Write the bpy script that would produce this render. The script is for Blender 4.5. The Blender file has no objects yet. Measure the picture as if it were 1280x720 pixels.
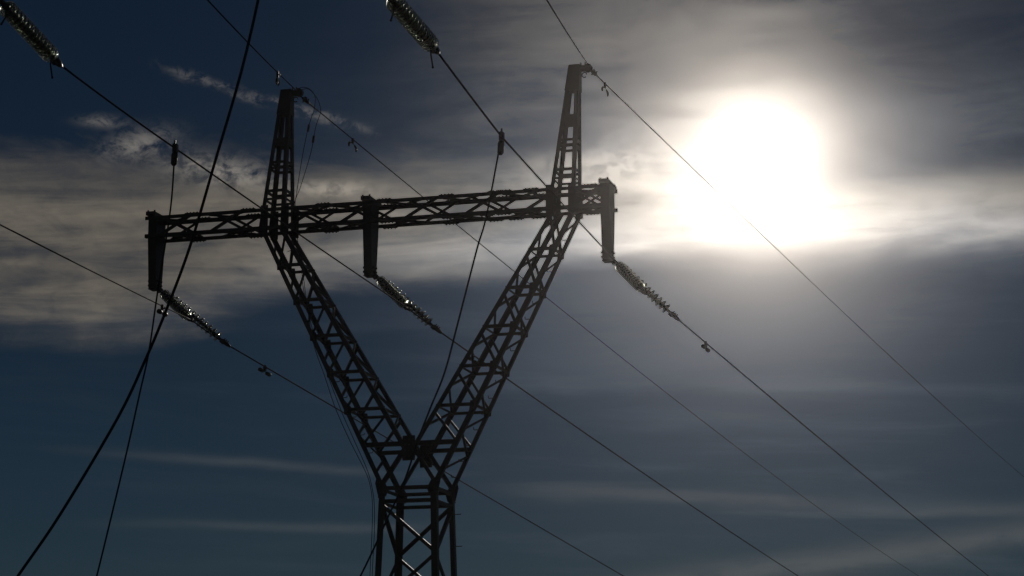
import bpy, bmesh, math, random
from mathutils import Vector, Matrix, Quaternion
rnd = random.Random(7)
R = math.radians
scene = bpy.context.scene
COL = scene.collection

# ------------------------------------------------------------------ camera
cam_data = bpy.data.cameras.new("camera")
cam = bpy.data.objects.new("camera", cam_data)
COL.objects.link(cam)
cam_data.sensor_width = 36.0
cam_data.lens = 36.0 * 2900.0 / 1280.0
cam_data.clip_end = 20000.0
cam.location = (0, 0, 1.6)
cam.rotation_euler = (R(90 + 12.1), 0, 0)
scene.camera = cam

# ------------------------------------------------------------------ light, sky, exposure
SUN_AZ, SUN_EL = 6.21, 15.07            # degrees right of +Y, above the horizon
SKY_STRENGTH = 0.05
EXPOSURE = -3.6
scene.view_settings.view_transform = 'Standard'
scene.view_settings.look = 'None'
scene.view_settings.exposure = EXPOSURE
scene.view_settings.gamma = 1.0
scene.view_settings.use_curve_mapping = False
scene.cycles.max_bounces = 14
scene.cycles.transmission_bounces = 12
scene.cycles.transparent_max_bounces = 12
scene.cycles.sample_clamp_indirect = 0.0
scene.cycles.blur_glossy = 0.0
scene.cycles.caustics_refractive = True
scene.cycles.caustics_reflective = True

sun_data = bpy.data.lights.new("sun", 'SUN')
sun_data.energy = 5.0
sun_data.angle = R(0.5)
sun_data.color = (1.0, 0.93, 0.82)
sun = bpy.data.objects.new("sun", sun_data)
COL.objects.link(sun)
to_sun = Vector((math.sin(R(SUN_AZ)) * math.cos(R(SUN_EL)), math.cos(R(SUN_AZ)) * math.cos(R(SUN_EL)), math.sin(R(SUN_EL))))
sun.rotation_euler = to_sun.to_track_quat('Z', 'Y').to_euler()
sun.location = (40, 200, 90)


class Sh:
    """small expression builder for shader maths"""
    def __init__(self, nt):
        self.nt = nt

    def node(self, kind, **kw):
        n = self.nt.nodes.new(kind)
        for k, v in kw.items():
            setattr(n, k, v)
        return n

    def link(self, a, b):
        self.nt.links.new(a, b)

    def put(self, sock, v):
        if isinstance(v, Ex):
            self.link(v.s, sock)
        elif isinstance(v, bpy.types.NodeSocket):
            self.link(v, sock)
        else:
            sock.default_value = v

    def m(self, op, a, b=None, c=None, clamp=False):
        n = self.node('ShaderNodeMath', operation=op)
        n.use_clamp = clamp
        for i, v in enumerate((a, b, c)):
            if v is not None:
                self.put(n.inputs[i], v)
        return Ex(self, n.outputs[0])

    def smooth(self, v, lo, hi, a=0.0, b=1.0):
        n = self.node('ShaderNodeMapRange', interpolation_type='SMOOTHSTEP')
        for i, x in enumerate((v, lo, hi, a, b)):
            self.put(n.inputs[i], x)
        return Ex(self, n.outputs[0])

    def lin(self, v, lo, hi, a=0.0, b=1.0):
        n = self.node('ShaderNodeMapRange', interpolation_type='LINEAR')
        for i, x in enumerate((v, lo, hi, a, b)):
            self.put(n.inputs[i], x)
        return Ex(self, n.outputs[0])

    def vec(self, x, y, z):
        n = self.node('ShaderNodeCombineXYZ')
        for i, v in enumerate((x, y, z)):
            self.put(n.inputs[i], v)
        return n.outputs[0]

    def noise(self, vec, scale=1.0, detail=4.0, rough=0.55, dist=0.0):
        n = self.node('ShaderNodeTexNoise')
        n.inputs['Scale'].default_value = scale
        n.inputs['Detail'].default_value = detail
        n.inputs['Roughness'].default_value = rough
        n.inputs['Distortion'].default_value = dist
        self.link(vec, n.inputs['Vector'])
        return Ex(self, n.outputs['Fac'])

    def gauss(self, v, w):
        q = v / w
        return self.m('EXPONENT', q * q * -1.0)


class Ex:
    def __init__(self, sh, s):
        self.sh, self.s = sh, s
    def __add__(self, o): return self.sh.m('ADD', self, o)
    __radd__ = __add__
    def __sub__(self, o): return self.sh.m('SUBTRACT', self, o)
    def __rsub__(self, o): return self.sh.m('SUBTRACT', o, self)
    def __mul__(self, o): return self.sh.m('MULTIPLY', self, o)
    __rmul__ = __mul__
    def __truediv__(self, o): return self.sh.m('DIVIDE', self, o)


def build_world():
    w = bpy.data.worlds.new("World")
    scene.world = w
    w.use_nodes = True
    nt = w.node_tree
    nt.nodes.clear()
    sh = Sh(nt)
    out = sh.node('ShaderNodeOutputWorld')
    sky = sh.node('ShaderNodeTexSky', sky_type='NISHITA')
    sky.sun_disc = False
    sky.sun_elevation = R(SUN_EL)
    sky.sun_rotation = R(SUN_AZ)
    sky.altitude = 100
    sky.air_density = 1.0
    sky.dust_density = 0.0
    sky.ozone_density = 4.0
    tc = sh.node('ShaderNodeTexCoord')
    d = tc.outputs['Generated']
    sep = sh.node('ShaderNodeSeparateXYZ')
    sh.link(d, sep.inputs[0])
    x, y, z = (Ex(sh, sep.outputs[i]) for i in range(3))
    U = sh.m('ARCTAN2', x, y) * (180 / math.pi)             # azimuth, degrees
    V = sh.m('ARCSINE', z) * (180 / math.pi)                # elevation, degrees
    dot = sh.node('ShaderNodeVectorMath', operation='DOT_PRODUCT')
    sh.link(d, dot.inputs[0])
    dot.inputs[1].default_value = to_sun
    ang = sh.m('ARCCOSINE', sh.m('MINIMUM', Ex(sh, dot.outputs['Value']), 0.999999)) * (180 / math.pi)

    # ---- noise fields in sky coordinates
    tilt = V - U * 0.03
    n_soft = sh.noise(sh.vec(U * 0.10, tilt * 0.33, 3.1), 1.0, 5.0, 0.55, 0.4)
    n_mid = sh.noise(sh.vec(U * 0.28, tilt * 0.9, 8.7), 1.0, 6.0, 0.6, 0.6)
    n_str = sh.noise(sh.vec(U * 0.12, (V + U * 0.035) * 1.15, 5.5), 1.0, 5.0, 0.55, 0.35)
    n_fine = sh.noise(sh.vec(U * 1.0, tilt * 1.7, 1.2), 1.0, 7.0, 0.62, 0.8)
    n_warp = sh.noise(sh.vec(U * 0.22, V * 0.22, 11.0), 1.0, 3.0, 0.5, 0.0) - 0.5

    # ---- the main cloud band: its lower edge climbs from the left
    low = 10.75 + sh.smooth(U, -10.5, -3.0) * 1.75 + sh.smooth(U, -3.5, 5.0) * 0.35
    Vw = V + n_warp * 0.9 + (n_fine - 0.5) * 0.22
    n_thin = sh.noise(sh.vec(U * 0.16 + V * 0.05, (V - U * 0.05) * 1.5, 21.0), 1.0, 6.0, 0.6, 0.5)
    soft = sh.lin(U, -12.0, 2.0, 0.85, 0.65)
    band_lo = sh.smooth(Vw + (n_thin - 0.5) * 0.8 - low, sh.m('MULTIPLY', soft, -0.75), soft)
    top_left = sh.smooth(V + (n_mid - 0.5) * 2.6, 13.9, 15.6, 1.0, 0.0)
    top_right = sh.smooth(V + (n_mid - 0.5) * 1.3 + sh.smooth(U, 4.0, 8.5) * 0.5, 14.5, 15.6, 1.0, sh.smooth(U, 5.5, 9.5, 0.32, 0.04))
    side = sh.smooth(U, -4.0, 2.0)
    top = top_left * (1.0 - side) + top_right * side
    texture = 0.22 + 1.02 * sh.smooth(n_soft * 0.25 + n_mid * 0.25 + n_thin * 0.36 + n_fine * 0.14, 0.37, 0.63)
    band = band_lo * top * texture
    # thin veil over the upper middle and the right
    veil = sh.smooth(U + (n_soft - 0.5) * 4.0, -7.0, 1.0) * sh.smooth(V, 11.0, 13.4) * (0.03 + 0.13 * sh.smooth(n_soft * 0.4 + n_mid * 0.6, 0.36, 0.66)) * sh.smooth(V, 19.0, 15.0)
    # streaks low in the sky
    st = sh.smooth(n_str, 0.50, 0.78) * sh.smooth(U, -9.0, 3.0, 0.30, 1.0) * sh.smooth(V, 12.2, 10.8)
    # single bright wisps
    c1 = sh.gauss(V - (7.75 - (U + 7.0) * 0.06) + n_warp * 0.5, 0.12) * sh.smooth(U, -13.0, -5.5) * sh.smooth(U, -2.6, -4.4)
    c2 = sh.gauss(V - 6.2 - n_warp * 0.4, 0.12) * sh.smooth(U, -11.5, -5.5) * sh.smooth(U, -1.0, -4.5)
    c3 = sh.gauss(V - (6.9 - (U - 4.0) * 0.045) + (n_str - 0.5) * 1.0, 0.20) * sh.smooth(U, -1.5, 1.0) * 0.8
    c4 = sh.gauss(V - (5.15 + (U - 6.0) * 0.13) + (n_mid - 0.5) * 0.7, 0.30) * sh.smooth(U, 0.5, 4.0)
    wisps = (c1 * 0.5 + c2 * 0.5 + c3 * 0.5 + c4 * 0.6) * sh.smooth(n_mid, 0.2, 0.7, 0.45, 1.1)
    # broken contrail and small puffs at the upper left
    ct = sh.gauss(V - (17.24 - (U + 8.59) * 0.262) + (n_fine - 0.5) * 0.45, 0.11) * sh.smooth(U, -9.4, -8.2) * sh.smooth(U, -3.2, -4.2)
    n_puff = sh.noise(sh.vec(U * 2.3, V * 3.0, 4.0), 1.0, 6.0, 0.65, 0.6)
    ct = ct * sh.smooth(n_puff, 0.38, 0.62)
    p1 = sh.gauss(U + 9.5, 0.75) * sh.gauss(V - 15.45 - (U + 9.5) * 0.25, 0.30)
    p2 = sh.gauss(U + 7.4, 1.3) * sh.gauss(V - 14.85 + (U + 7.4) * 0.12, 0.33)
    p3 = sh.gauss(U + 4.6, 1.0) * sh.gauss(V - 14.5, 0.16)
    p5 = sh.gauss(U - 2.4, 1.7) * sh.gauss(V - 15.1 - (U - 2.4) * 0.05, 0.45)
    p4 = sh.gauss(U + 10.4, 0.5) * sh.gauss(V - 15.95, 0.14)
    puffs = (p1 * 1.2 + p2 * 1.5 + p3 * 1.3 + p4 * 0.8 + p5 * 0.85) * sh.smooth(n_puff * 0.6 + n_fine * 0.4, 0.38, 0.58) + ct * 0.45

    # ---- how brightly the thin cloud scatters the sun, by angle from it
    aureole = 0.066 + 0.34 * sh.m('EXPONENT', ang * (-1 / 3.6))
    k = 1.0 / (2 ** EXPOSURE)
    hot = (sh.gauss(ang, 0.54) * 60.0 + sh.gauss(ang, 1.8) * 0.40) * k
    core = 1.04 * sh.m('EXPONENT', ang * (-1 / 2.05))
    cover = band * 0.92 + wisps * 0.36 + puffs * 0.85
    shelf = sh.smooth(V + (n_str - 0.5) * 0.5 + (n_fine - 0.5) * 0.1, 9.35, 9.75) * sh.smooth(V, 13.0, 10.5) * sh.smooth(U, -3.5, 1.0) * sh.smooth(U, 11.0, 6.0)
    thin_light = (veil + st * 0.10 + shelf * 0.08) * aureole * (2.0 * k)
    cloud_light = cover * aureole * (2.0 * k)
    glow = core * (0.68 + 0.46 * sh.smooth(n_soft * 0.5 + n_mid * 0.5, 0.35, 0.65) * band_lo) * (0.90 + 0.20 * sh.smooth(n_thin, 0.35, 0.65)) * sh.smooth(V + (n_mid - 0.5) * 1.5, 15.4, 18.2, 1.0, 0.40) * (1.0 - 0.50 * sh.smooth(U, 6.8, 12.0) * sh.smooth(V, 13.9, 15.2)) * k
    # lit upper rim of the band close to the sun
    rim = sh.gauss(V - low - 0.45 + n_warp * 0.9, 0.55) * sh.m('EXPONENT', ang * (-1 / 4.0)) * 0.58 * (0.4 + n_mid * 0.6 + n_thin * 0.6) * k

    def col(c):
        n = sh.node('ShaderNodeRGB')
        n.outputs[0].default_value = (*c, 1)
        return n.outputs[0]

    def vmul(c, f):
        n = sh.node('ShaderNodeVectorMath', operation='SCALE')
        sh.link(c, n.inputs[0])
        sh.put(n.inputs['Scale'], f)
        return n.outputs[0]

    def vadd(a, b):
        n = sh.node('ShaderNodeVectorMath', operation='ADD')
        sh.link(a, n.inputs[0]); sh.link(b, n.inputs[1])
        return n.outputs[0]

    base = vmul(sky.outputs[0], SKY_STRENGTH * sh.lin(V, 4.0, 11.0, 1.22, 1.0) * (1.0 - 0.95 * sh.m('MINIMUM', band + veil, 1.0)))
    tintn = sh.node('ShaderNodeVectorMath', operation='MULTIPLY')
    sh.link(base, tintn.inputs[0])
    tintn.inputs[1].default_value = (0.72, 0.92, 1.08)
    tot = vadd(tintn.outputs[0], vmul(col((1.0, 0.89, 0.735)), cloud_light))
    tot = vadd(tot, vmul(col((0.84, 0.93, 1.0)), thin_light))
    hue = sh.node('ShaderNodeMix', data_type='RGBA')
    sh.put(hue.inputs['Factor'], sh.smooth(ang, 1.8, 7.0))
    hue.inputs[6].default_value = (1.0, 0.885, 0.775, 1)
    hue.inputs[7].default_value = (0.82, 0.90, 1.06, 1)
    tot = vadd(tot, vmul(hue.outputs[2], glow + rim + hot))
    bg = sh.node('ShaderNodeBackground')
    sh.link(tot, bg.inputs[0])
    bg.inputs[1].default_value = 1.0
    sh.link(bg.outputs[0], out.inputs[0])
    w.cycles.sampling_method = 'MANUAL'
    w.cycles.sample_map_resolution = 1024


build_world()

# ------------------------------------------------------------------ materials
def mat_steel(name, base, rust, rough, metallic, scale=3.0):
    m = bpy.data.materials.new(name)
    m.use_nodes = True
    nt = m.node_tree
    b = nt.nodes['Principled BSDF']
    sh = Sh(nt)
    tc = sh.node('ShaderNodeTexCoord')
    n1 = sh.noise(tc.outputs['Object'], scale, 6.0, 0.65)
    n2 = sh.noise(tc.outputs['Object'], scale * 7, 4.0, 0.6)
    mix = sh.node('ShaderNodeMix', data_type='RGBA')
    sh.put(mix.inputs['Factor'], sh.smooth(n1, 0.42, 0.72))
    mix.inputs[6].default_value = (*base, 1)
    mix.inputs[7].default_value = (*rust, 1)
    sh.link(mix.outputs[2], b.inputs['Base Color'])
    sh.put(b.inputs['Roughness'], sh.lin(n2, 0.3, 0.7, rough - 0.08, rough + 0.12))
    b.inputs['Metallic'].default_value = metallic
    bump = sh.node('ShaderNodeBump')
    bump.inputs['Strength'].default_value = 0.15
    bump.inputs['Distance'].default_value = 0.004
    sh.put(bump.inputs['Height'], n2)
    sh.link(bump.outputs[0], b.inputs['Normal'])
    return m


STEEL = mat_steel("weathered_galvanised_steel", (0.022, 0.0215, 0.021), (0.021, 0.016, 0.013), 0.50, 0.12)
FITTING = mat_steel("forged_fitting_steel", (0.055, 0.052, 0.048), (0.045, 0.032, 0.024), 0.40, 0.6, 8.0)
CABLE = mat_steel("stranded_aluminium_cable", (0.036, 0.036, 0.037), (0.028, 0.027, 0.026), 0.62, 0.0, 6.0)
DULL_CABLE = mat_steel("dull_steel_earth_cable", (0.03, 0.03, 0.03), (0.025, 0.022, 0.02), 0.9, 0.0, 6.0)  # plain dark earth wire, dulled so the low sun leaves no glint
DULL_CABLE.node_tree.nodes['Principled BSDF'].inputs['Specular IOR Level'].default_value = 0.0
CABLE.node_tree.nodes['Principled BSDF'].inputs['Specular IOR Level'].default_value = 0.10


def mat_glass():
    m = bpy.data.materials.new("toughened_greenish_glass")
    m.use_nodes = True
    nt = m.node_tree
    b = nt.nodes['Principled BSDF']
    sh = Sh(nt)
    tc = sh.node('ShaderNodeTexCoord')
    # clear dark green bell; rim bead tinted paler and roughened to imitate sun sparkle
    sep = sh.node('ShaderNodeSeparateXYZ')
    sh.link(tc.outputs['Object'], sep.inputs[0])
    px_, py_ = Ex(sh, sep.outputs[0]), Ex(sh, sep.outputs[1])
    rad = sh.m('SQRT', px_ * px_ + py_ * py_)
    rim = sh.smooth(rad, 0.118, 0.130)
    n1 = sh.noise(tc.outputs['Object'], 24.0, 3.0, 0.6)
    mix = sh.node('ShaderNodeMix', data_type='RGBA')
    sh.put(mix.inputs['Factor'], rim)
    mix.inputs[6].default_value = (0.34, 0.38, 0.30, 1)
    mix.inputs[7].default_value = (0.97, 0.98, 0.94, 1)
    sh.link(mix.outputs[2], b.inputs['Base Color'])
    b.inputs['Transmission Weight'].default_value = 1.0
    b.inputs['IOR'].default_value = 1.5
    sh.put(b.inputs['Roughness'], 0.04 + rim * sh.smooth(n1, 0.40, 0.58, 0.08, 0.40))
    sh.put(b.inputs['Coat Weight'], 0.25 + rim * 0.75)
    b.inputs['Coat Roughness'].default_value = 0.24
    return m


GLASS = mat_glass()


def mat_ground():
    m = bpy.data.materials.new("rough_field_grass")
    m.use_nodes = True
    nt = m.node_tree
    b = nt.nodes['Principled BSDF']
    sh = Sh(nt)
    tc = sh.node('ShaderNodeTexCoord')
    n1 = sh.noise(tc.outputs['Object'], 0.05, 8.0, 0.6)
    n2 = sh.noise(tc.outputs['Object'], 3.0, 5.0, 0.7)
    ramp = sh.node('ShaderNodeValToRGB')
    ramp.color_ramp.elements[0].position = 0.3
    ramp.color_ramp.elements[0].color = (0.035, 0.045, 0.02, 1)
    ramp.color_ramp.elements[1].position = 0.7
    ramp.color_ramp.elements[1].color = (0.085, 0.075, 0.04, 1)
    sh.put(ramp.inputs[0], n1 * 0.6 + n2 * 0.4)
    sh.link(ramp.outputs[0], b.inputs['Base Color'])
    b.inputs['Roughness'].default_value = 0.97
    bump = sh.node('ShaderNodeBump')
    bump.inputs['Distance'].default_value = 0.08
    sh.put(bump.inputs['Height'], n2)
    sh.link(bump.outputs[0], b.inputs['Normal'])
    return m


# ------------------------------------------------------------------ helpers
def link_mesh(name, bm, mat, parent=None, smooth=False):
    bm.normal_update()
    me = bpy.data.meshes.new(name)
    bm.to_mesh(me)
    bm.free()
    me.materials.append(mat)
    if smooth:
        for p in me.polygons:
            p.use_smooth = True
    o = bpy.data.objects.new(name, me)
    COL.objects.link(o)
    if parent:
        o.parent = parent
    return o


def thing(name, label, cat, loc=(0, 0, 0), rotz=0.0, group=None):
    o = bpy.data.objects.new(name, None)
    o.empty_display_size = 0.3
    COL.objects.link(o)
    o.location = loc
    o.rotation_euler = (0, 0, rotz)
    return tag(o, label, cat, group)


def tag(o, label, cat, group=None):
    o['label'] = label
    o['category'] = cat
    if group:
        o['group'] = group
    return o


def frame_of(ax, ref):
    ax = ax.normalized()
    a = ref - ax * ref.dot(ax)
    if a.length < 1e-6:
        a = ax.orthogonal()
    a.normalize()
    return ax, a, ax.cross(a)


def prism(bm, p0, p1, prof0, prof1, a, b):
    """extrude a 2-D profile (given in the a,b directions) from p0 to p1"""
    v0 = [bm.verts.new(p0 + a * q[0] + b * q[1]) for q in prof0]
    v1 = [bm.verts.new(p1 + a * q[0] + b * q[1]) for q in prof1]
    n = len(v0)
    for i in range(n):
        j = (i + 1) % n
        bm.faces.new((v0[i], v0[j], v1[j], v1[i]))
    bm.faces.new(v0[::-1])
    bm.faces.new(v1)


def lbar(bm, p0, p1, w, fa, fb, t=0.012, w2=None):
    """L angle bar: one flange along fa, the other along fb, heel on the line p0-p1"""
    p0, p1 = Vector(p0), Vector(p1)
    ax = (p1 - p0).normalized()
    a = Vector(fa); a = (a - ax * a.dot(ax)).normalized()
    b = Vector(fb); b = b - ax * b.dot(ax); b = (b - a * b.dot(a)).normalized()
    w2 = w2 or w
    prof = [(0, 0), (w, 0), (w, t), (t, t), (t, w2), (0, w2)]
    if ax.dot(a.cross(b)) < 0:
        prof = prof[::-1]
    prism(bm, p0, p1, prof, prof, a, b)


def flat(bm, p0, p1, w, n, t=0.012):
    """flat bar of width w lying in the plane with normal n"""
    p0, p1 = Vector(p0), Vector(p1)
    ax = (p1 - p0).normalized()
    n = Vector(n); n = (n - ax * n.dot(ax)).normalized()
    s = ax.cross(n)
    prof = [(-w / 2, -t / 2), (w / 2, -t / 2), (w / 2, t / 2), (-w / 2, t / 2)]
    prism(bm, p0, p1, prof, prof, s, n)


def box(bm, c, sx, sy, sz, mat=None):
    m = Matrix.Translation(Vector(c)) @ (mat or Matrix.Identity(4)) @ Matrix.Diagonal((sx, sy, sz, 1))
    bmesh.ops.create_cube(bm, size=1.0, matrix=m)


def tube(bm, pts, r, sides=8, cap=True):
    pts = [Vector(p) for p in pts]
    rings = []
    ref = None
    for i, p in enumerate(pts):
        d = (pts[min(i + 1, len(pts) - 1)] - pts[max(i - 1, 0)]).normalized()
        if ref is None:
            ref = d.orthogonal()
        ref = (ref - d * ref.dot(d)).normalized()
        b = d.cross(ref)
        rr = r[i] if isinstance(r, (list, tuple)) else r
        rings.append([bm.verts.new(p + (ref * math.cos(2 * math.pi * k / sides) + b * math.sin(2 * math.pi * k / sides)) * rr) for k in range(sides)])
    for q, s in zip(rings, rings[1:]):
        for k in range(sides):
            j = (k + 1) % sides
            f = bm.faces.new((q[k], q[j], s[j], s[k]))
            f.smooth = True
    if cap:
        bm.faces.new(rings[0][::-1])
        bm.faces.new(rings[-1])


def lathe(bm, prof, seg=20, closed=False):
    """prof: (r, z) list turned about Z"""
    rings = [[bm.verts.new((r * math.cos(2 * math.pi * k / seg), r * math.sin(2 * math.pi * k / seg), z)) for k in range(seg)] for r, z in prof]
    pairs = list(zip(rings, rings[1:])) + ([(rings[-1], rings[0])] if closed else [])
    for q, s in pairs:
        for k in range(seg):
            j = (k + 1) % seg
            f = bm.faces.new((q[k], q[j], s[j], s[k]))
            f.smooth = True
    if not closed:
        bm.faces.new(rings[0][::-1])
        bm.faces.new(rings[-1])


def spline(pts, n=8):
    """Catmull-Rom through the points"""
    P = [Vector(p) for p in pts]
    P = [P[0] * 2 - P[1]] + P + [P[-1] * 2 - P[-2]]
    out = []
    for i in range(1, len(P) - 2):
        a, b, c, d = P[i - 1], P[i], P[i + 1], P[i + 2]
        for k in range(n):
            t = k / n
            out.append(0.5 * ((2 * b) + (c - a) * t + (2 * a - 5 * b + 4 * c - d) * t * t + (3 * b - a - 3 * c + d) * t ** 3))
    out.append(P[-2])
    return out


def bolt(bm, p, n, r=0.022, h=0.03):
    """hexagonal bolt head"""
    n = Vector(n).normalized()
    q = n.to_track_quat('Z', 'Y').to_matrix().to_4x4()
    bmesh.ops.create_cone(bm, cap_ends=True, segments=6, radius1=r, radius2=r, depth=h, matrix=Matrix.Translation(Vector(p) + n * h / 2) @ q)


def plate(bm, outline, n, t=0.014):
    """flat polygonal plate, outline in order"""
    n = Vector(n).normalized()
    pts = [Vector(p) for p in outline]
    a = [bm.verts.new(p - n * t / 2) for p in pts]
    b = [bm.verts.new(p + n * t / 2) for p in pts]
    k = len(a)
    for i in range(k):
        j = (i + 1) % k
        bm.faces.new((a[i], a[j], b[j], b[i]))
    bm.faces.new(a[::-1])
    bm.faces.new(b)


# ------------------------------------------------------------------ ground
bm = bmesh.new()
bmesh.ops.create_circle(bm, cap_ends=True, segments=96, radius=6000.0)
g = link_mesh("ground", bm, mat_ground())
g['kind'] = 'structure'

# ------------------------------------------------------------------ the pylon
PA = R(16.0)                                    # how far the crossarm is turned
BASE = Vector((-2.544, 62.0, 0.0))
PYL = Matrix.Translation(BASE) @ Matrix.Rotation(-PA, 4, 'Z')


def W(s, o, z):
    """pylon-local (along crossarm, away from camera, up) -> world"""
    return PYL @ Vector((s, o, z))


pylon = thing("lattice_pylon", "tall dark steel lattice pylon with two Y legs, long crossarm and two pointed masts", "pylon", BASE, -PA)


def part(name, parent=pylon):
    o = bpy.data.objects.new(name, None)
    o.empty_display_size = 0.2
    COL.objects.link(o)
    o.parent = parent
    return o


X, Y, Z = Vector((1, 0, 0)), Vector((0, 1, 0)), Vector((0, 0, 1))


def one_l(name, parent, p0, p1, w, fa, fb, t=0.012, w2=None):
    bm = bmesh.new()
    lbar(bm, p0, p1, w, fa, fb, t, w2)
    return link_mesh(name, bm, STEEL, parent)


def legdepth(z):
    return 0.80 - (z - 9.2) / (16.75 - 9.2) * (0.80 - 0.375)


ZT, ZB, HD = 17.36, 16.74, 0.375                # crossarm top, bottom, half depth

# --- body shaft from the ground to the fork
def bw(z):
    return 0.80 + (9.25 - z) * 0.030


body = None
BODY_TOP = 9.42
chords = []
for sx in (-1, 1):
    for sy in (-1, 1):
        bmx = bmesh.new()
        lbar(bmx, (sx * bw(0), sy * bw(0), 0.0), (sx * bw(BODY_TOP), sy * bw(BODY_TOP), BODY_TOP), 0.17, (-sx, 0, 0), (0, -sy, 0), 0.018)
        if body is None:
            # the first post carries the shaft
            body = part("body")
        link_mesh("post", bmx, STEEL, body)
# warren bracing, each face with its own phase
levels = {}
PH = 1.32
for face, (axis, sgn, phase, first) in {'front': (0, -1, 8.97, 1), 'back': (0, 1, 9.02, -1), 'side_a': (1, -1, 8.95, 1), 'side_b': (1, 1, 8.95, -1)}.items():
    zc, dirn = phase, first
    k = 0
    while zc > 0.35:
        zn = max(zc - PH * (1 + 0.045 * k), 0.15)
        a, b = bw(zc) - 0.05, bw(zn) - 0.05
        off = 0.055 if sgn < 0 else 0.055
        if axis == 0:
            p0 = Vector((-dirn * a, sgn * (bw(zc) - 0.03), zc)); p1 = Vector((dirn * b, sgn * (bw(zn) - 0.03), zn)); nrm = Vector((0, -sgn, 0))
        else:
            p0 = Vector((sgn * (bw(zc) - 0.03), -dirn * a, zc)); p1 = Vector((sgn * (bw(zn) - 0.03), dirn * b, zn)); nrm = Vector((-sgn, 0, 0))
        up = nrm.cross((p1 - p0).normalized())
        if up.z < 0:
            up = -up
        one_l("diagonal_brace", body, p0, p1, 0.095, -up, nrm, 0.012)
        zc, dirn = zn - 0.02, -dirn
        k += 1
# two horizontal ring struts at the shoulder
for zc in (9.28, 8.93):
    for sgn in (-1, 1):
        w_ = bw(zc) - 0.02
        one_l("strut", body, (-w_, sgn * (w_ - 0.01), zc), (w_, sgn * (w_ - 0.01), zc), 0.10, (0, 0, 1), (0, -sgn, 0))
        one_l("strut", body, (sgn * (w_ - 0.01), -w_, zc - 0.02), (sgn * (w_ - 0.01), w_, zc - 0.02), 0.09, (0, 0, 1), (-sgn, 0, 0))
for sx in (-1, 1):
    fb = bmesh.new()
    for sy in (-1, 1):
        box(fb, (sx * bw(0), sy * bw(0), 0.12), 0.5, 0.5, 0.5)
    # concrete feet are one footing beam per side
    box(fb, (sx * bw(0), 0, 0.02), 0.4, 2 * bw(0) - 0.52, 0.3)
    link_mesh("footing", fb, STEEL, body)

# --- the two slanting legs of the fork
def outer(z): return 0.845 + (z - 9.48) * 0.5095
def inner(z): return max(0.30 + (z - 10.80) * 0.598, 0.02)


STRUTS = [15.64, 14.61, 13.57, 12.52, 11.47, 10.46]
for sx in (-1, 1):
    leg = part("leg")
    for sy in (-1, 1):
        for which, fn, z0 in (('o', outer, 9.20), ('i', inner, 10.33)):
            p0 = Vector((sx * fn(z0), sy * legdepth(z0), z0)); p1 = Vector((sx * fn(16.80), sy * legdepth(16.80), 16.80))
            fa = Vector((-sx if which == 'o' else sx, 0, 0))
            one_l("chord", leg, p0, p1, 0.125, fa, (0, -sy, 0), 0.014)
        # struts and single diagonals on the front and back faces
        for i, zs in enumerate(STRUTS):
            big = i == len(STRUTS) - 1
            zz = zs - (0.0 if sy < 0 else 0.03)
            d = sy * (legdepth(zz) - 0.02)
            one_l("strut", leg, (sx * (inner(zz) + 0.02), d, zz), (sx * (outer(zz) - 0.02), d, zz), 0.12 if big else 0.085, (0, 0, 1), (0, -sy, 0))
            if not big:
                za, zb = zs - 0.10, STRUTS[i + 1] + 0.10
                p0 = Vector((sx * (inner(za) + 0.06), sy * (legdepth(za) - 0.035), za))
                p1 = Vector((sx * (outer(zb) - 0.06), sy * (legdepth(zb) - 0.035), zb))
                one_l("diagonal_brace", leg, p0, p1, 0.07, (-sx, 0, -1), (0, -sy, 0), 0.010)
        za, zb = 16.62, STRUTS[0] + 0.08
        one_l("diagonal_brace", leg, (sx * (inner(za) + 0.06), sy * (legdepth(za) - 0.035), za), (sx * (outer(zb) - 0.06), sy * (legdepth(zb) - 0.035), zb), 0.07, (-sx, 0, -1), (0, -sy, 0), 0.010)
        za, zb = 10.34, 9.42
        # lowest bay: from the fork plate down to the shoulder
        one_l("diagonal_brace", leg, (sx * 0.10, sy * (legdepth(za) - 0.03), za), (sx * 0.70, sy * (legdepth(zb) - 0.03), zb), 0.11, (sx, 0, 0.4), (0, -sy, 0), 0.012)
    # zig-zag lacing between front and back on the outer and the inner side
    for fn, z0, sgn in ((outer, 9.75, -1), (inner, 10.95, 1)):
        nodes, zc, side = [], z0, -1
        while zc < 16.7:
            nodes.append((zc, side)); zc += 0.52; side = -side
        for (za, a), (zb, b) in zip(nodes, nodes[1:]):
            inn = sx * sgn * 0.03
            one_l("lacing_bar", leg, (sx * fn(za) + inn, a * (legdepth(za) - 0.05), za), (sx * fn(zb) + inn, b * (legdepth(zb) - 0.05), zb), 0.06, (0, 0, 1), (sx * sgn, 0, 0), 0.010)
        # square rungs level with the struts
        for zs in STRUTS[:-1]:
            inn = sx * sgn * 0.045
            one_l("side_strut", leg, (sx * fn(zs) + inn, -legdepth(zs) + 0.03, zs), (sx * fn(zs) + inn, legdepth(zs) - 0.03, zs), 0.06, (0, 0, 1), (sx * sgn, 0, 0), 0.010)

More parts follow.
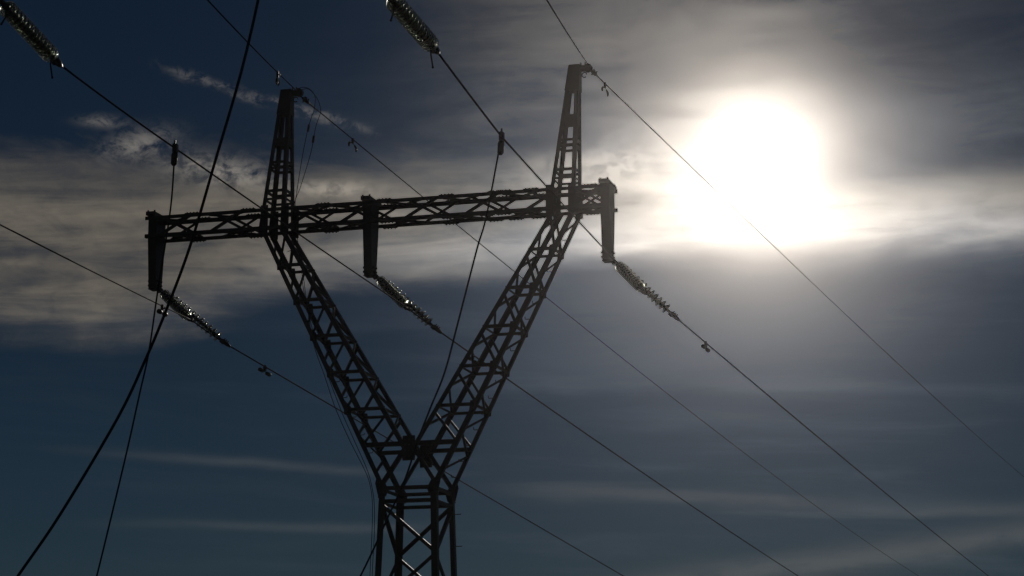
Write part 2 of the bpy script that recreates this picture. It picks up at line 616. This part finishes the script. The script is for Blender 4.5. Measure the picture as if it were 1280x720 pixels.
# fork and shoulder gusset plates
for sy in (-1, 1):
    bm = bmesh.new()
    d = sy * (legdepth(10.4) + 0.012)
    plate(bm, [(-0.17, d, 10.05), (0.17, d, 10.05), (0.19, d, 10.30), (0.17, d, 10.72), (-0.17, d, 10.72), (-0.19, d, 10.3)], (0, sy, 0))
    for bx in (-0.11, 0, 0.11):
        for bz in (10.16, 10.32, 10.48, 10.62):
            bolt(bm, (bx, d + sy * 0.007, bz), (0, sy, 0))
    link_mesh("gusset_plate", bm, STEEL, pylon)
    for sx in (-1, 1):
        bm = bmesh.new()
        d = sy * (0.80 + 0.012)
        plate(bm, [(sx * 0.82, d, 9.10), (sx * 0.60, d, 9.10), (sx * 0.54, d, 9.30), (sx * 0.66, d, 9.52), (sx * 0.88, d, 9.58), (sx * 0.91, d, 9.46)], (0, sy, 0))
        for q in range(5):
            bolt(bm, (sx * (0.62 + 0.06 * q), d + sy * 0.007, 9.12 + 0.09 * q), (0, sy, 0))
            bolt(bm, (sx * 0.80, d + sy * 0.007, 9.08 + 0.1 * q), (0, sy, 0))
        link_mesh("gusset_plate", bm, STEEL, pylon)
# plates where the legs meet the crossarm
for sx in (-1, 1):
    for sy in (-1, 1):
        for s0, s1 in ((3.70, 3.92), (4.32, 4.54)):
            bm = bmesh.new()
            d = sy * (HD + 0.014)
            plate(bm, [(sx * s0, d, 16.62), (sx * s1, d, 16.62), (sx * s1, d, 17.44), (sx * s0, d, 17.44)], (0, sy, 0))
            for bz in (16.7, 16.85, 17.2, 17.36):
                bolt(bm, (sx * (s0 + 0.08), d + sy * 0.007, bz), (0, sy, 0))
                bolt(bm, (sx * (s1 - 0.08), d + sy * 0.007, bz), (0, sy, 0))
            link_mesh("gusset_plate", bm, STEEL, pylon)
        # splice plates along the leg chords
        for zs in STRUTS[:-1]:
            bm = bmesh.new()
            d = sy * (legdepth(zs) + 0.012)
            c = sx * (outer(zs) - 0.09)
            plate(bm, [(c - 0.11, d, zs - 0.13), (c + 0.09, d, zs - 0.10), (c + 0.11, d, zs + 0.15), (c - 0.08, d, zs + 0.13)] if sx > 0 else [(c + 0.11, d, zs - 0.13), (c - 0.09, d, zs - 0.10), (c - 0.11, d, zs + 0.15), (c + 0.08, d, zs + 0.13)], (0, sy, 0), 0.010)
            for q in (-0.07, 0.03, 0.1):
                bolt(bm, (c, d + sy * 0.005, zs + q), (0, sy, 0), 0.018, 0.025)
            link_mesh("joint_plate", bm, STEEL, pylon)

# --- crossarm
arm = part("crossarm")
S0, S1 = -8.06, 5.51
for sy in (-1, 1):
    for zz, up in ((ZT, -1), (ZB, 1)):
        e0 = S0 if sy < 0 else S0 + 0.05
        e1 = S1 - 0.12 if sy < 0 else S1
        one_l("chord", arm, (e0, sy * HD, zz), (e1, sy * HD, zz), 0.105, (0, 0, up), (0, -sy, 0), 0.013)


def cross(face, s, parent):
    h = 0.46
    if face in (-1, 1):
        yy = face * (HD - 0.03)
        for a in (-1, 1):
            y2 = yy - face * (0.015 if a > 0 else 0.0)
            one_l("diagonal_brace", parent, (s - a * h, y2, ZB + 0.05), (s + a * h, y2, ZT - 0.05), 0.075, (-a, 0, 1), (0, -face, 0), 0.010)
    else:
        zz = (ZT - 0.03) if face == 2 else (ZB + 0.03)
        k = -1 if face == 2 else 1
        for a in (-1, 1):
            z2 = zz + k * (0.015 if a > 0 else 0.0)
            one_l("lacing_bar", parent, (s - a * h * 1.15, -HD + 0.05, z2), (s + a * h * 1.15, HD - 0.05, z2), 0.06, (-a, 1, 0), (0, 0, k), 0.010)


PERIOD = 1.72
CROSS = {-1: (-7.13, -5.58, -3.26, -1.71, 0.18, 1.91, 3.63, 4.90), 1: (-7.07, -5.26, -2.97, -1.14, 0.56, 2.31, 4.78), 2: (-7.2, -5.6, -3.0, -1.9, -0.35, 1.30, 3.0, 4.85), 3: (-7.1, -5.5, -3.0, -1.9, -0.4, 1.25, 3.0, 4.85)}
for face, places in CROSS.items():
    for s in places:
        cross(face, s, arm)
# chord splice pieces with bolts
for s in (-6.6, -4.95, -2.6, -0.9, 0.85, 2.15, 2.6, 3.35, 4.9):
    for sy in (-1, 1):
        for zz, k in ((ZT, 1), (ZB, -1)):
            bm = bmesh.new()
            q = s + rnd.uniform(-0.12, 0.12)
            box(bm, (q, sy * (HD - 0.05), zz + k * 0.012), 0.42, 0.10, 0.02)
            for i in range(4):
                bolt(bm, (q - 0.15 + 0.1 * i, sy * (HD - 0.05), zz + k * 0.022), (0, 0, k), 0.02, 0.03)
            box(bm, (q, sy * (HD + 0.008), zz - k * 0.055), 0.42, 0.014, 0.09)
            link_mesh("splice_plate", bm, STEEL, arm)

# --- hangers: tapered boxed brackets bolted across the crossarm
def hanger(s):
    h = part("hanger")
    bm = bmesh.new()
    zt, zb = 17.374, 15.32
    wt, dt, wb, db = 0.125, 0.31, 0.115, 0.19
    zm = 16.70
    prev = None
    rings = []
    for zz, a, b in ((zt, wt, dt), (zm, wt, dt), (zb, wb, db)):
        rings.append([bm.verts.new((s + i * a, j * b, zz)) for i, j in ((-1, -1), (1, -1), (1, 1), (-1, 1))])
    for q, r_ in zip(rings, rings[1:]):
        for k in range(4):
            bm.faces.new((q[k], r_[k], r_[(k + 1) % 4], q[(k + 1) % 4]))
    bm.faces.new(rings[0]); bm.faces.new(rings[-1][::-1])
    link_mesh("bracket_box", bm, STEEL, h)
    bm = bmesh.new()
    box(bm, (s, 0.02, 17.425), 0.27, 1.00, 0.105)
    for i in (-1, 1):
        for j in (-1, 1):
            bolt(bm, (s + i * 0.10, j * 0.40, 17.478), (0, 0, 1), 0.025, 0.05)
    link_mesh("cap_plate", bm, STEEL, h)
    bm = bmesh.new()
    for i in (-1, 1):
        for zz in (15.42, 15.54):
            bolt(bm, (s + i * 0.118, -0.10, zz), (i, 0, 0), 0.03, 0.05)
            bolt(bm, (s + i * 0.118, 0.10, zz), (i, 0, 0), 0.03, 0.05)
    box(bm, (s, 0, 15.305), 0.27, 0.34, 0.02)
    link_mesh("bolt_cluster", bm, STEEL, h)
    bm = bmesh.new()
    plate(bm, [(s + 0.05, 0.0, 15.30), (s + 0.20, 0.0, 15.36), (s + 0.25, 0.0, 15.30), (s + 0.22, 0.0, 15.22), (s + 0.12, 0.0, 15.20)], (0, 1, 0), 0.03)
    link_mesh("eye_plate", bm, FITTING, h)


HANG = {'L': -7.86, 'M': -1.42, 'R': 5.32}
for s in HANG.values():
    hanger(s)

# --- masts
def mast(sx, shift):
    m = part("mast")
    c0, hw0, z0, z1 = sx * 4.17, 0.345, 16.78, 20.85
    c1, hw1, hd1 = sx * 4.17 + shift, 0.145, 0.11

    def P(i, j, z):
        t = (z - ZT) / (z1 - ZT)
        return Vector((c0 + (c1 - c0) * t + i * (hw0 + (hw1 - hw0) * t), j * (HD + (hd1 - HD) * t), z))
    for i in (-1, 1):
        for j in (-1, 1):
            one_l("chord", m, P(i, j, z0), P(i, j, z1), 0.115, (-i, 0, 0), (0, -j, 0), 0.013)
    # ladder rungs / batten plates on all faces
    for zz, hh in ((17.62, .07), (17.86, .09), (18.53, .08), (18.70, .08), (19.30, .24)):
        for j in (-1, 1):
            bm = bmesh.new()
            a, b = zz - hh / 2, zz + hh / 2
            e = -j * 0.020
            plate(bm, [P(-1, j, a) + Y * e, P(1, j, a) + Y * e, P(1, j, b) + Y * e, P(-1, j, b) + Y * e], (0, j, 0), 0.010)
            link_mesh("batten_plate", bm, STEEL, m)
            bm = bmesh.new()
            e = -j * 0.020
            plate(bm, [P(j, -1, a) + X * e, P(j, 1, a) + X * e, P(j, 1, b) + X * e, P(j, -1, b) + X * e], (j, 0, 0), 0.010)
            link_mesh("batten_plate", bm, STEEL, m)
    # closed steel head
    bm = bmesh.new()
    zc = 20.12
    ring = []
    for zz in (zc, z1 + 0.005):
        ring.append([bm.verts.new(P(i * 1.07, j * 1.10, zz)) for i, j in ((-1, -1), (1, -1), (1, 1), (-1, 1))])
    for k in range(4):
        bm.faces.new((ring[0][k], ring[0][(k + 1) % 4], ring[1][(k + 1) % 4], ring[1][k]))
    bm.faces.new(ring[0][::-1]); bm.faces.new(ring[1])
    link_mesh("mast_head", bm, STEEL, m)
    # arm that carries the earth wire
    bm = bmesh.new()
    top = P(1, 0, z1)
    box(bm, (top.x + 0.06, 0, z1 - 0.10), 0.40, 0.13, 0.15)
    for i in (0.02, 0.14):
        bolt(bm, (top.x + i, 0, z1 - 0.025), (0, 0, 1), 0.02, 0.10)
    bmesh.ops.create_cone(bm, cap_ends=True, segments=14, radius1=0.12, radius2=0.12, depth=0.10, matrix=Matrix.Translation((top.x + 0.22, 0, z1 - 0.10)) @ Matrix.Rotation(R(90), 4, 'X'))
    link_mesh("earth_wire_bracket", bm, FITTING, m)
    # shackle ring below the bracket
    bm = bmesh.new()
    c = Vector((top.x + 0.12, 0, z1 - 0.29))
    tube(bm, [c + Vector((0.07 * math.cos(t), 0, 0.07 * math.sin(t))) for t in [i * math.pi / 8 for i in range(15)]], 0.016, 6)
    link_mesh("shackle_ring", bm, FITTING, m)
    return Vector((top.x + 0.24, 0, z1 - 0.10))


EL_top = mast(-1, 0.19)
ER_top = mast(1, 0.27)

# --- step bolts up the right-hand side
def hook(p, d, up=0.07, L=0.16):
    bm = bmesh.new()
    p, d = Vector(p), Vector(d).normalized()
    tube(bm, [p, p + d * L, p + d * (L + 0.012) + Z * 0.012, p + d * (L + 0.014) + Z * up], 0.011, 6)
    link_mesh("step_bolt", bm, STEEL, pylon)


zc = 9.75
k = 0
while zc < 16.4:
    sy = 1
    hook((outer(zc) - 0.01, legdepth(zc) - 0.06, zc), (-1, 0, 0), 0.075, 0.22)
    zc += 0.42
    k += 1
zc = 8.75
while zc > 2.0:
    hook((bw(zc), bw(zc) - 0.05, zc), (1, 0, 0), 0.0, 0.17)
    zc -= 0.86
zc = 16.2
for zc in (16.25, 15.1, 13.2):
    hook((-inner(zc) - 0.45, legdepth(zc) - 0.05, zc), (1, 0, 0.2), 0.09, 0.10)
for zc in (12.3, 11.85, 11.3, 10.8, 10.3):
    hook((-outer(zc) + 0.02, -legdepth(zc) + 0.05, zc), (1, 0, 0), 0.05, 0.2)

# ------------------------------------------------------------------ insulator strings
def disc_meshes():
    bm = bmesh.new()
    # bell of glass: closed shell, upper skin then ribbed underside
    prof = [(0.030, 0.050), (0.062, 0.046), (0.105, 0.026), (0.124, 0.010), (0.136, 0.006), (0.145, -0.005), (0.148, -0.020), (0.143, -0.034), (0.133, -0.040), (0.123, -0.036), (0.118, -0.022),
            (0.112, -0.010), (0.104, -0.044), (0.096, -0.044), (0.090, -0.006), (0.076, -0.002), (0.070, -0.040), (0.062, -0.040), (0.056, 0.004), (0.030, 0.008)]
    lathe(bm, prof, 28, closed=True)
    bmesh.ops.recalc_face_normals(bm, faces=bm.faces)
    me = bpy.data.meshes.new("glass_disc"); bm.to_mesh(me); bm.free(); me.materials.append(GLASS)
    bm = bmesh.new()
    lathe(bm, [(0.020, 0.105), (0.042, 0.100), (0.046, 0.070), (0.050, 0.051), (0.028, 0.047), (0.028, 0.0), (0.016, -0.02), (0.014, -0.085)], 14)
    bmesh.ops.recalc_face_normals(bm, faces=bm.faces)
    mc = bpy.data.meshes.new("metal_cap"); bm.to_mesh(mc); bm.free(); mc.materials.append(FITTING)
    return me, mc


DISC, CAP = disc_meshes()


def insulator_string(label, top, end, group, n=12, horns=False, clamp=True, lead=0.22):
    top, end = Vector(top), Vector(end)
    root = thing("insulator_string", label, "insulator", top, 0, group)
    ax = (end - top)
    L = ax.length
    ax.normalize()
    rot = (-ax).to_track_quat('Z', 'Y')
    tail = 0.34
    pitch = (L - lead - tail) / n
    # shackle and link at the carried end
    bm = bmesh.new()
    tube(bm, [Vector((0, 0, 0)), ax * (lead + 0.02)], 0.024, 8)
    q = rot.to_matrix().to_4x4()
    box(bm, ax * (lead * 0.35), 0.10, 0.05, 0.10, q)
    bmesh.ops.create_uvsphere(bm, u_segments=10, v_segments=6, radius=0.05, matrix=Matrix.Translation(ax * lead * 0.75))
    link_mesh("shackle", bm, FITTING, root)
    for i in range(n):
        c = ax * (lead + pitch * (i + 0.55))
        o = bpy.data.objects.new("glass_disc", DISC); COL.objects.link(o)
        o.parent = root; o.location = c; o.rotation_mode = 'QUATERNION'
        o.rotation_quaternion = rot @ Quaternion((rnd.uniform(-1, 1), rnd.uniform(-1, 1), 0.01), R(rnd.uniform(0, 5)))
        cp = bpy.data.objects.new("metal_cap", CAP); COL.objects.link(cp)
        cp.parent = o
        cp.scale = (1, 1, 1)
    # core links where the pitch is longer than one cap
    bm = bmesh.new()
    tube(bm, [ax * lead, ax * (L - tail + 0.02)], 0.015, 8)
    link_mesh("pin_chain", bm, FITTING, root)
    bm = bmesh.new()
    side = ax.cross(Z).normalized()
    dn = side.cross(ax)
    if dn.z > 0: dn = -dn
    a, b = ax * (L - tail), Vector(ax * L)
    tube(bm, [a, a + ax * 0.10, a + ax * 0.12, b - ax * 0.12, b, b + ax * 0.10], [0.03, 0.03, 0.055, 0.065, 0.055, 0.026], 10)
    box(bm, a + ax * 0.15 + dn * 0.06, 0.07, 0.05, 0.12, q)
    for i in (0.16, 0.22, 0.28):
        bolt(bm, a + ax * i - dn * 0.05, -dn, 0.016, 0.05)
    link_mesh("dead_end_clamp", bm, FITTING, root)
    if horns:
        for c, back in ((ax * (lead + 0.02), 1), (ax * (L - tail + 0.04), -1)):
            bm = bmesh.new()
            tube(bm, [c, c + dn * 0.16 + ax * 0.02 * back, c + dn * 0.34 - ax * 0.10 * back], 0.014, 6)
            bmesh.ops.create_uvsphere(bm, u_segments=8, v_segments=6, radius=0.02, matrix=Matrix.Translation(c + dn * 0.34 - ax * 0.10 * back))
            link_mesh("arcing_horn", bm, FITTING, root)
    return root


HB = {'L': (-7.64, 0.0, 15.27), 'M': (-1.19, 0.0, 15.28), 'R': (5.54, 0.0, 15.28)}
FE = {'L': (-5.76, 0.4, 13.68), 'M': (0.46, 0.4, 13.74), 'R': (7.09, 0.4, 13.73)}
NS = {'L': (-6.08, -1.4, 14.06), 'M': (0.19, -1.4, 14.02), 'R': (6.66, -1.4, 14.08)}
WHERE = {'L': 'left end hanger', 'M': 'middle hanger', 'R': 'right end hanger nearest the sun'}
for key in 'LMR':
    hb = Vector(HB[key])
    insulator_string("longer thinner glass insulator string running on from the crossarm's " + WHERE[key],
                     W(*hb), W(*FE[key]), "glass insulator strings at the pylon", 12)
    insulator_string("short thick dark glass insulator string tucked under the crossarm's " + WHERE[key],
                     W(*(hb + Vector((-0.01, -0.06, -0.02)))), W(*NS[key]), "glass insulator strings at the pylon", 12)

N_R = Vector((-1.196, 35.3, 13.021)); N_M = Vector((-7.46, 36.6, 13.221)); N_L = Vector((-10.811, 36.0, 11.726))
insulator_string("large near glass insulator string with arcing horns at the top centre of the sky", (-1.84, 32.9, 13.11), N_R, "large near insulator strings", 13, True)
insulator_string("large near glass insulator string with arcing horns in the top left corner", (-7.99, 34.3, 13.56), N_M, "large near insulator strings", 13, True, lead=0.30)

# ------------------------------------------------------------------ overhead wires
def cable(name, label, cat, pts, r, group=None, sides=8):
    o0 = Vector(pts[0])
    bm = bmesh.new()
    tube(bm, [Vector(p) - o0 for p in pts], r, sides)
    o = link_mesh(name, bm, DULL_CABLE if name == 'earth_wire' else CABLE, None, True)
    o.location = o0
    return tag(o, label, cat, group)


def parab(a, b, sag, n=40):
    a, b = Vector(a), Vector(b)
    return [a.lerp(b, i / n) - Z * 4 * sag * (i / n) * (1 - i / n) for i in range(n + 1)]


PHI = R(17.0)


def far_span(start, m, kk, L=320.0, n=120):
    d = Vector((math.sin(PHI), math.cos(PHI), 0))
    return [Vector(start) + d * t + Z * (-m * t + kk * t * t) for t in [L * (i / n) ** 1.3 for i in range(n + 1)]]


RC = 0.0175
FAR = {'L': (0.06032, 0.0), 'M': (0.04427, 0.000134), 'R': (0.00321, 0.0000567)}
far_pts = {}
for key in 'LMR':
    far_pts[key] = far_span(W(*FE[key]), *FAR[key])
    cable("overhead_wire", "power wire running off lower right from the " + WHERE[key], "wire", far_pts[key], 0.021, "power wires beyond the pylon")

T_R = Vector((-0.187, 40.4, 13.055)); T_M = Vector((-6.36, 42.3, 13.366))
near_pts = {
    'R': parab(N_R, T_R, 0.01, 10) + parab(T_R, W(*NS['R']), 0.03)[1:],
    'M': parab(N_M, T_M, 0.02, 10) + parab(T_M, W(*NS['M']), 0.02)[1:],
    'L': parab(N_L, W(*NS['L']), 0.04)}
NEARLAB = {'R': "thick near power wire from the top centre insulators down to the right hanger",
           'M': "thick near power wire from the top left corner insulators to the middle hanger",
           'L': "thick near power wire from the left edge of the frame to the left hanger"}
for key in 'LMR':
    cable("overhead_wire", NEARLAB[key], "wire", near_pts[key], RC, "power wires on the near side")
# short jumpers between the two strings of each phase
for key in 'LMR':
    a, b = W(*NS[key]), W(*FE[key])
    cable("jumper_wire", "short jumper wire joining the two insulator strings under the " + WHERE[key], "wire", parab(a, b, 0.02, 8), RC, "jumpers under the hangers")

# earth wires over the mast tops
ER_w, EL_w = W(*(ER_top + Vector((0.06, 0, -0.06)))), W(*(EL_top + Vector((0.02, 0, -0.10))))
er_far = far_span(ER_w, -0.03768, 0.0000568)
el_far = far_span(EL_w, 0.03573, 0.000148)
cable("earth_wire", "thin earth wire from the right mast top passing across the sun's glare", "wire", er_far, 0.019, "earth wires beyond the pylon")
cable("earth_wire", "thin earth wire falling rightwards from the left mast top behind the crossarm", "wire", el_far, 0.016, "earth wires beyond the pylon")
er_near = parab((0.11, 30.0, 12.68), W(*(ER_top + Vector((0, 0, 0.08)))), 0.05)
el_near = parab((-4.64, 30.0, 12.59), W(*(EL_top + Vector((-0.08, 0, 0.05)))), 0.05)
cable("earth_wire", "thin earth wire from the top edge down to the right mast top", "wire", er_near, 0.0125, "earth wires on the near side")
cable("earth_wire", "thin earth wire from the top edge down to the left mast top", "wire", el_near, 0.0125, "earth wires on the near side")

# dead-end grips where the earth wires leave the masts
def grip(label, pts, i0=0.0, L=0.9):
    a = Vector(pts[0]); d = (Vector(pts[3]) - a).normalized()
    o0 = a + d * i0
    bm = bmesh.new()
    tube(bm, [Vector((0, 0, 0)), d * 0.10, d * 0.12, d * 0.42, d * 0.46, d * L], [0.03, 0.03, 0.06, 0.05, 0.030, 0.018], 8)
    box(bm, d * 0.25 + Vector((0, 0, 0.05)), 0.05, 0.10, 0.10, d.to_track_quat('Y', 'Z').to_matrix().to_4x4())
    bolt(bm, d * 0.34, (0.6, -0.5, 0.6), 0.02, 0.10)
    bolt(bm, d * 0.20, (-0.6, -0.2, -0.7), 0.02, 0.10)
    o = link_mesh("wire_grip", bm, FITTING)
    o.location = o0
    return tag(o, label, "wire clamp", "earth wire grips")


grip("dark wire grip just right of the right mast top", er_far, 0.1)
grip("dark wire grip just right of the left mast top", el_far, 0.15, 1.3)


def at_dist(pts, dist):
    pts = [Vector(p) for p in pts]
    for a, b in zip(pts, pts[1:]):
        l = (b - a).length
        if dist <= l:
            return a.lerp(b, dist / l), (b - a).normalized()
        dist -= l
    return pts[-1], (pts[-1] - pts[-2]).normalized()


# vibration dampers: two weights on a short messenger under a clamp
def damper(label, pos, d, size=1.0, curved=False):
    d = d.normalized()
    root = thing("vibration_damper", label, "damper", pos, 0, "vibration dampers on the wires")
    side = d.cross(Z).normalized()
    dn = side.cross(d)
    if dn.z > 0: dn = -dn
    bm = bmesh.new()
    q = d.to_track_quat('Y', 'Z').to_matrix().to_4x4()
    box(bm, dn * 0.045 * size, 0.06 * size, 0.07 * size, 0.15 * size, q)
    bolt(bm, dn * 0.05 * size + side * 0.03 * size, side, 0.018, 0.04)
    link_mesh("clamp", bm, FITTING, root)
    m = dn * 0.13 * size
    bm = bmesh.new()
    droop = 0.05 * size if curved else 0.015
    tube(bm, [m - d * 0.26 * size + dn * droop, m - d * 0.12 * size, m, m + d * 0.12 * size, m + d * 0.26 * size + dn * droop], 0.010, 6)
    link_mesh("messenger_cable", bm, CABLE, root)
    for k in (-1, 1):
        bm = bmesh.new()
        if curved:
            c = m + d * k * 0.24 * size + dn * droop
            tube(bm, [c + d * k * -0.08 * size - dn * 0.03, c + d * k * 0.03, c + d * k * 0.07 * size + dn * 0.05 * size, c + d * k * 0.05 * size + dn * 0.12 * size], [0.025, 0.035, 0.035, 0.022], 8)
        else:
            c = m + d * k * 0.24 * size + dn * droop
            tube(bm, [c - d * k * 0.12 * size, c - d * k * 0.10 * size, c + d * k * 0.07 * size, c + d * k * 0.10 * size], [0.028, 0.046 * size, 0.052 * size, 0.036], 10)
        link_mesh("weight", bm, FITTING, root)
    return root


p, d = at_dist(far_pts['R'], 3.55); damper("vibration damper on the wire below the sun's glare, right of the right insulators", p, d, 1.15)
p, d = at_dist(far_pts['L'], 2.66); damper("vibration damper on the wire just right of the left insulators", p, d, 1.15)
p, d = at_dist(far_pts['M'], 2.99); damper("vibration damper on the middle wire, behind the right Y leg", p, d, 1.15)
p, d = at_dist(near_pts['L'], 22.96); damper("vibration damper on the left near wire beside the left hanger's foot", p, d, 1.25)
p, d = at_dist(er_far, 1.50); damper("curved vibration damper on the earth wire close right of the right mast top", p, d, 1.0, True)
p, d = at_dist(el_far, 4.16); damper("curved vibration damper on the earth wire right of the left mast top", p, d, 1.0, True)
p, d = at_dist(el_near, 24.60); damper("curved vibration damper on the earth wire above the left mast top", p, d, 1.0, True)

# ------------------------------------------------------------------ droppers (taps) and their connectors
def to_ground(pts):
    a, b = Vector(pts[-2]), Vector(pts[-1])
    d = (b - a).normalized()
    t = (b.z - 0.0) / -d.z
    return list(pts) + [b + d * t * 0.5, b + d * (t + 0.05)]


def connector(label, pos, d):
    root = thing("tap_connector", label, "connector", pos, 0, "tap connectors on the near wires")
    bm = bmesh.new()
    q = Vector(d).to_track_quat('Y', 'Z').to_matrix().to_4x4()
    box(bm, (0, 0, 0.0), 0.085, 0.14, 0.18, q)
    bmesh.ops.bevel(bm, geom=bm.edges[:], offset=0.015, segments=2, affect='EDGES')
    bolt(bm, (0, -0.05, 0.09), (0, 0, 1), 0.02, 0.05)
    link_mesh("clamp_body", bm, FITTING, root)
    bm = bmesh.new()
    tube(bm, [(0, 0, -0.08), (-0.01, 0, -0.13), (-0.02, 0, -0.30), (-0.025, 0, -0.34)], [0.05, 0.062, 0.058, 0.03], 10)
    link_mesh("socket", bm, FITTING, root)
    return root


connector("blocky tap connector on the near wire above the crossarm, right of centre", T_R, near_pts['R'][12] - near_pts['R'][8])
connector("blocky tap connector on the near wire at upper left, above the left crossarm", T_M, near_pts['M'][12] - near_pts['M'][8])


def scaled(pts, k):
    return [Vector((x * k, y * k, 1.6 + (z - 1.6) * k)) for x, y, z in pts]


drop_R = scaled([(-0.203, 43.6, 13.945), (-0.495, 43.6, 12.372), (-0.679, 43.6, 11.705), (-1.042, 43.6, 10.242), (-1.282, 43.6, 9.309), (-1.551, 43.6, 8.614),
                 (-1.80, 43.6, 7.95), (-1.945, 43.6, 7.47), (-2.113, 43.6, 7.02), (-2.334, 43.6, 6.538), (-2.568, 43.6, 6.001), (-2.846, 43.6, 5.413), (-3.21, 43.6, 4.70)], 40.4 / 43.6)
drop_R[0] = T_R + Vector((-0.02, 0, -0.1))
drop_M = scaled([(-6.618, 44.0, 13.83), (-6.674, 44.0, 12.599), (-6.872, 44.0, 10.953), (-7.003, 44.0, 9.771), (-7.147, 44.0, 8.989), (-7.341, 44.0, 7.936), (-7.587, 44.0, 6.71), (-7.845, 44.0, 5.468), (-8.012, 44.0, 4.718)], 42.3 / 44.0)
drop_M[0] = T_M + Vector((-0.01, 0, -0.1))
cable("dropper_wire", "thin dropper wire hanging from the right tap connector, crossing the crossarm and fork", "wire", to_ground(spline(drop_R, 6)), 0.0165, "dropper wires")
cable("dropper_wire", "thin dropper wire hanging from the left tap connector past the left hanger", "wire", to_ground(spline(drop_M, 6)), 0.0165, "dropper wires")
drop_J = [(-2.35, 22.0, 10.35), (-2.53, 22.0, 9.25), (-2.69, 22.0, 8.46), (-2.91, 22.0, 7.6), (-3.135, 22.0, 6.73), (-3.36, 22.0, 6.06), (-3.54, 22.0, 5.59), (-3.78, 22.0, 5.04), (-4.29, 22.0, 4.12), (-4.67, 22.0, 3.53)]
cable("dropper_wire", "thickest curving wire sweeping from the top edge to the lower left corner", "wire", to_ground(spline(drop_J, 6)), 0.0145, "dropper wires")

# cables looping from the left mast top and running down the left leg
la = [(-3.57, -0.3, 20.78), (-3.31, -0.3, 20.8), (-3.09, -0.3, 20.64), (-3.01, -0.3, 20.43), (-3.05, -0.3, 20.06), (-3.1, -0.3, 19.95), (-3.23, -0.3, 19.49), (-3.38, -0.3, 18.69), (-3.51, -0.3, 17.77),
      (-3.49, -0.45, 17.36), (-3.44, -0.5, 16.4), (-3.28, -0.6, 15.93), (-3.10, -0.72, 15.24), (-2.95, -0.8, 14.44), (-2.72, -0.86, 13.35), (-2.36, -0.9, 12.41), (-2.04, -0.9, 11.53), (-1.62, -0.9, 10.64), (-1.2, -0.92, 9.87), (-1.03, -0.94, 9.48), (-0.94, -0.95, 9.01), (-0.93, -0.95, 8.26), (-0.97, -0.97, 6.89), (-1.05, -1.05, 3.0), (-1.14, -1.14, -0.02)]
lb = [(-3.5, -0.25, 20.75), (-3.23, -0.25, 20.75), (-2.97, -0.25, 20.45), (-2.86, -0.25, 20.11), (-2.91, -0.25, 19.9), (-3.0, -0.25, 19.63), (-3.13, -0.25, 18.9), (-3.39, -0.3, 17.95), (-3.53, -0.44, 17.3), (-3.40, -0.46, 16.39),
      (-3.24, -0.55, 15.82), (-3.12, -0.7, 15.02), (-2.85, -0.8, 14.0), (-2.60, -0.86, 13.26), (-2.27, -0.88, 12.41), (-1.86, -0.88, 11.41), (-1.5, -0.88, 10.64), (-1.13, -0.9, 9.87), (-0.98, -0.92, 9.43), (-0.89, -0.92, 8.9), (-0.88, -0.92, 8.05), (-0.92, -0.94, 6.89), (-1.0, -1.02, 3.0), (-1.1, -1.12, -0.02)]
cable("down_lead", "thin looping cable from the left mast top, tied down the left leg, inner loop", "cable", [W(*p) for p in spline(la, 6)], 0.0095, "down leads on the left leg")
cable("down_lead", "thin looping cable from the left mast top, tied down the left leg, wider outer loop", "cable", [W(*p) for p in spline(lb, 6)], 0.0095, "down leads on the left leg")
for lab, (s, o, z_) in (("small cable joint on the inner looping lead below the left mast top", (-3.20, -0.3, 19.60)), ("small cable joint on the wider looping lead below the left mast top", (-3.065, -0.25, 19.28))):
    bm = bmesh.new()
    tube(bm, [(0.015, 0, 0.11), (0.013, 0, 0.09), (-0.012, 0, -0.09), (-0.015, 0, -0.11)], [0.014, 0.034, 0.034, 0.014], 8)
    o_ = link_mesh("cable_joint", bm, FITTING)
    o_.location = W(s, o, z_)
    tag(o_, lab, "cable joint", "joints on the down leads")

# ------------------------------------------------------------------ added scattering volume, imitates lens veil round the sun
LENS_VEIL = True
if LENS_VEIL:
    bm = bmesh.new()
    box(bm, (0, 0, 10.4), 14000, 14000, 23.2)
    hm = bpy.data.materials.new("lens_veil")
    hm.use_nodes = True
    nt = hm.node_tree
    nt.nodes.clear()
    o_out = nt.nodes.new('ShaderNodeOutputMaterial')
    v = nt.nodes.new('ShaderNodeVolumePrincipled')
    v.inputs['Color'].default_value = (0.95, 0.90, 0.89, 1)
    v.inputs['Density'].default_value = 0.0002
    v.inputs['Anisotropy'].default_value = 0.97
    nt.links.new(v.outputs[0], o_out.inputs['Volume'])
    hz = link_mesh("veil_volume", bm, hm)
    hz['kind'] = 'stuff'
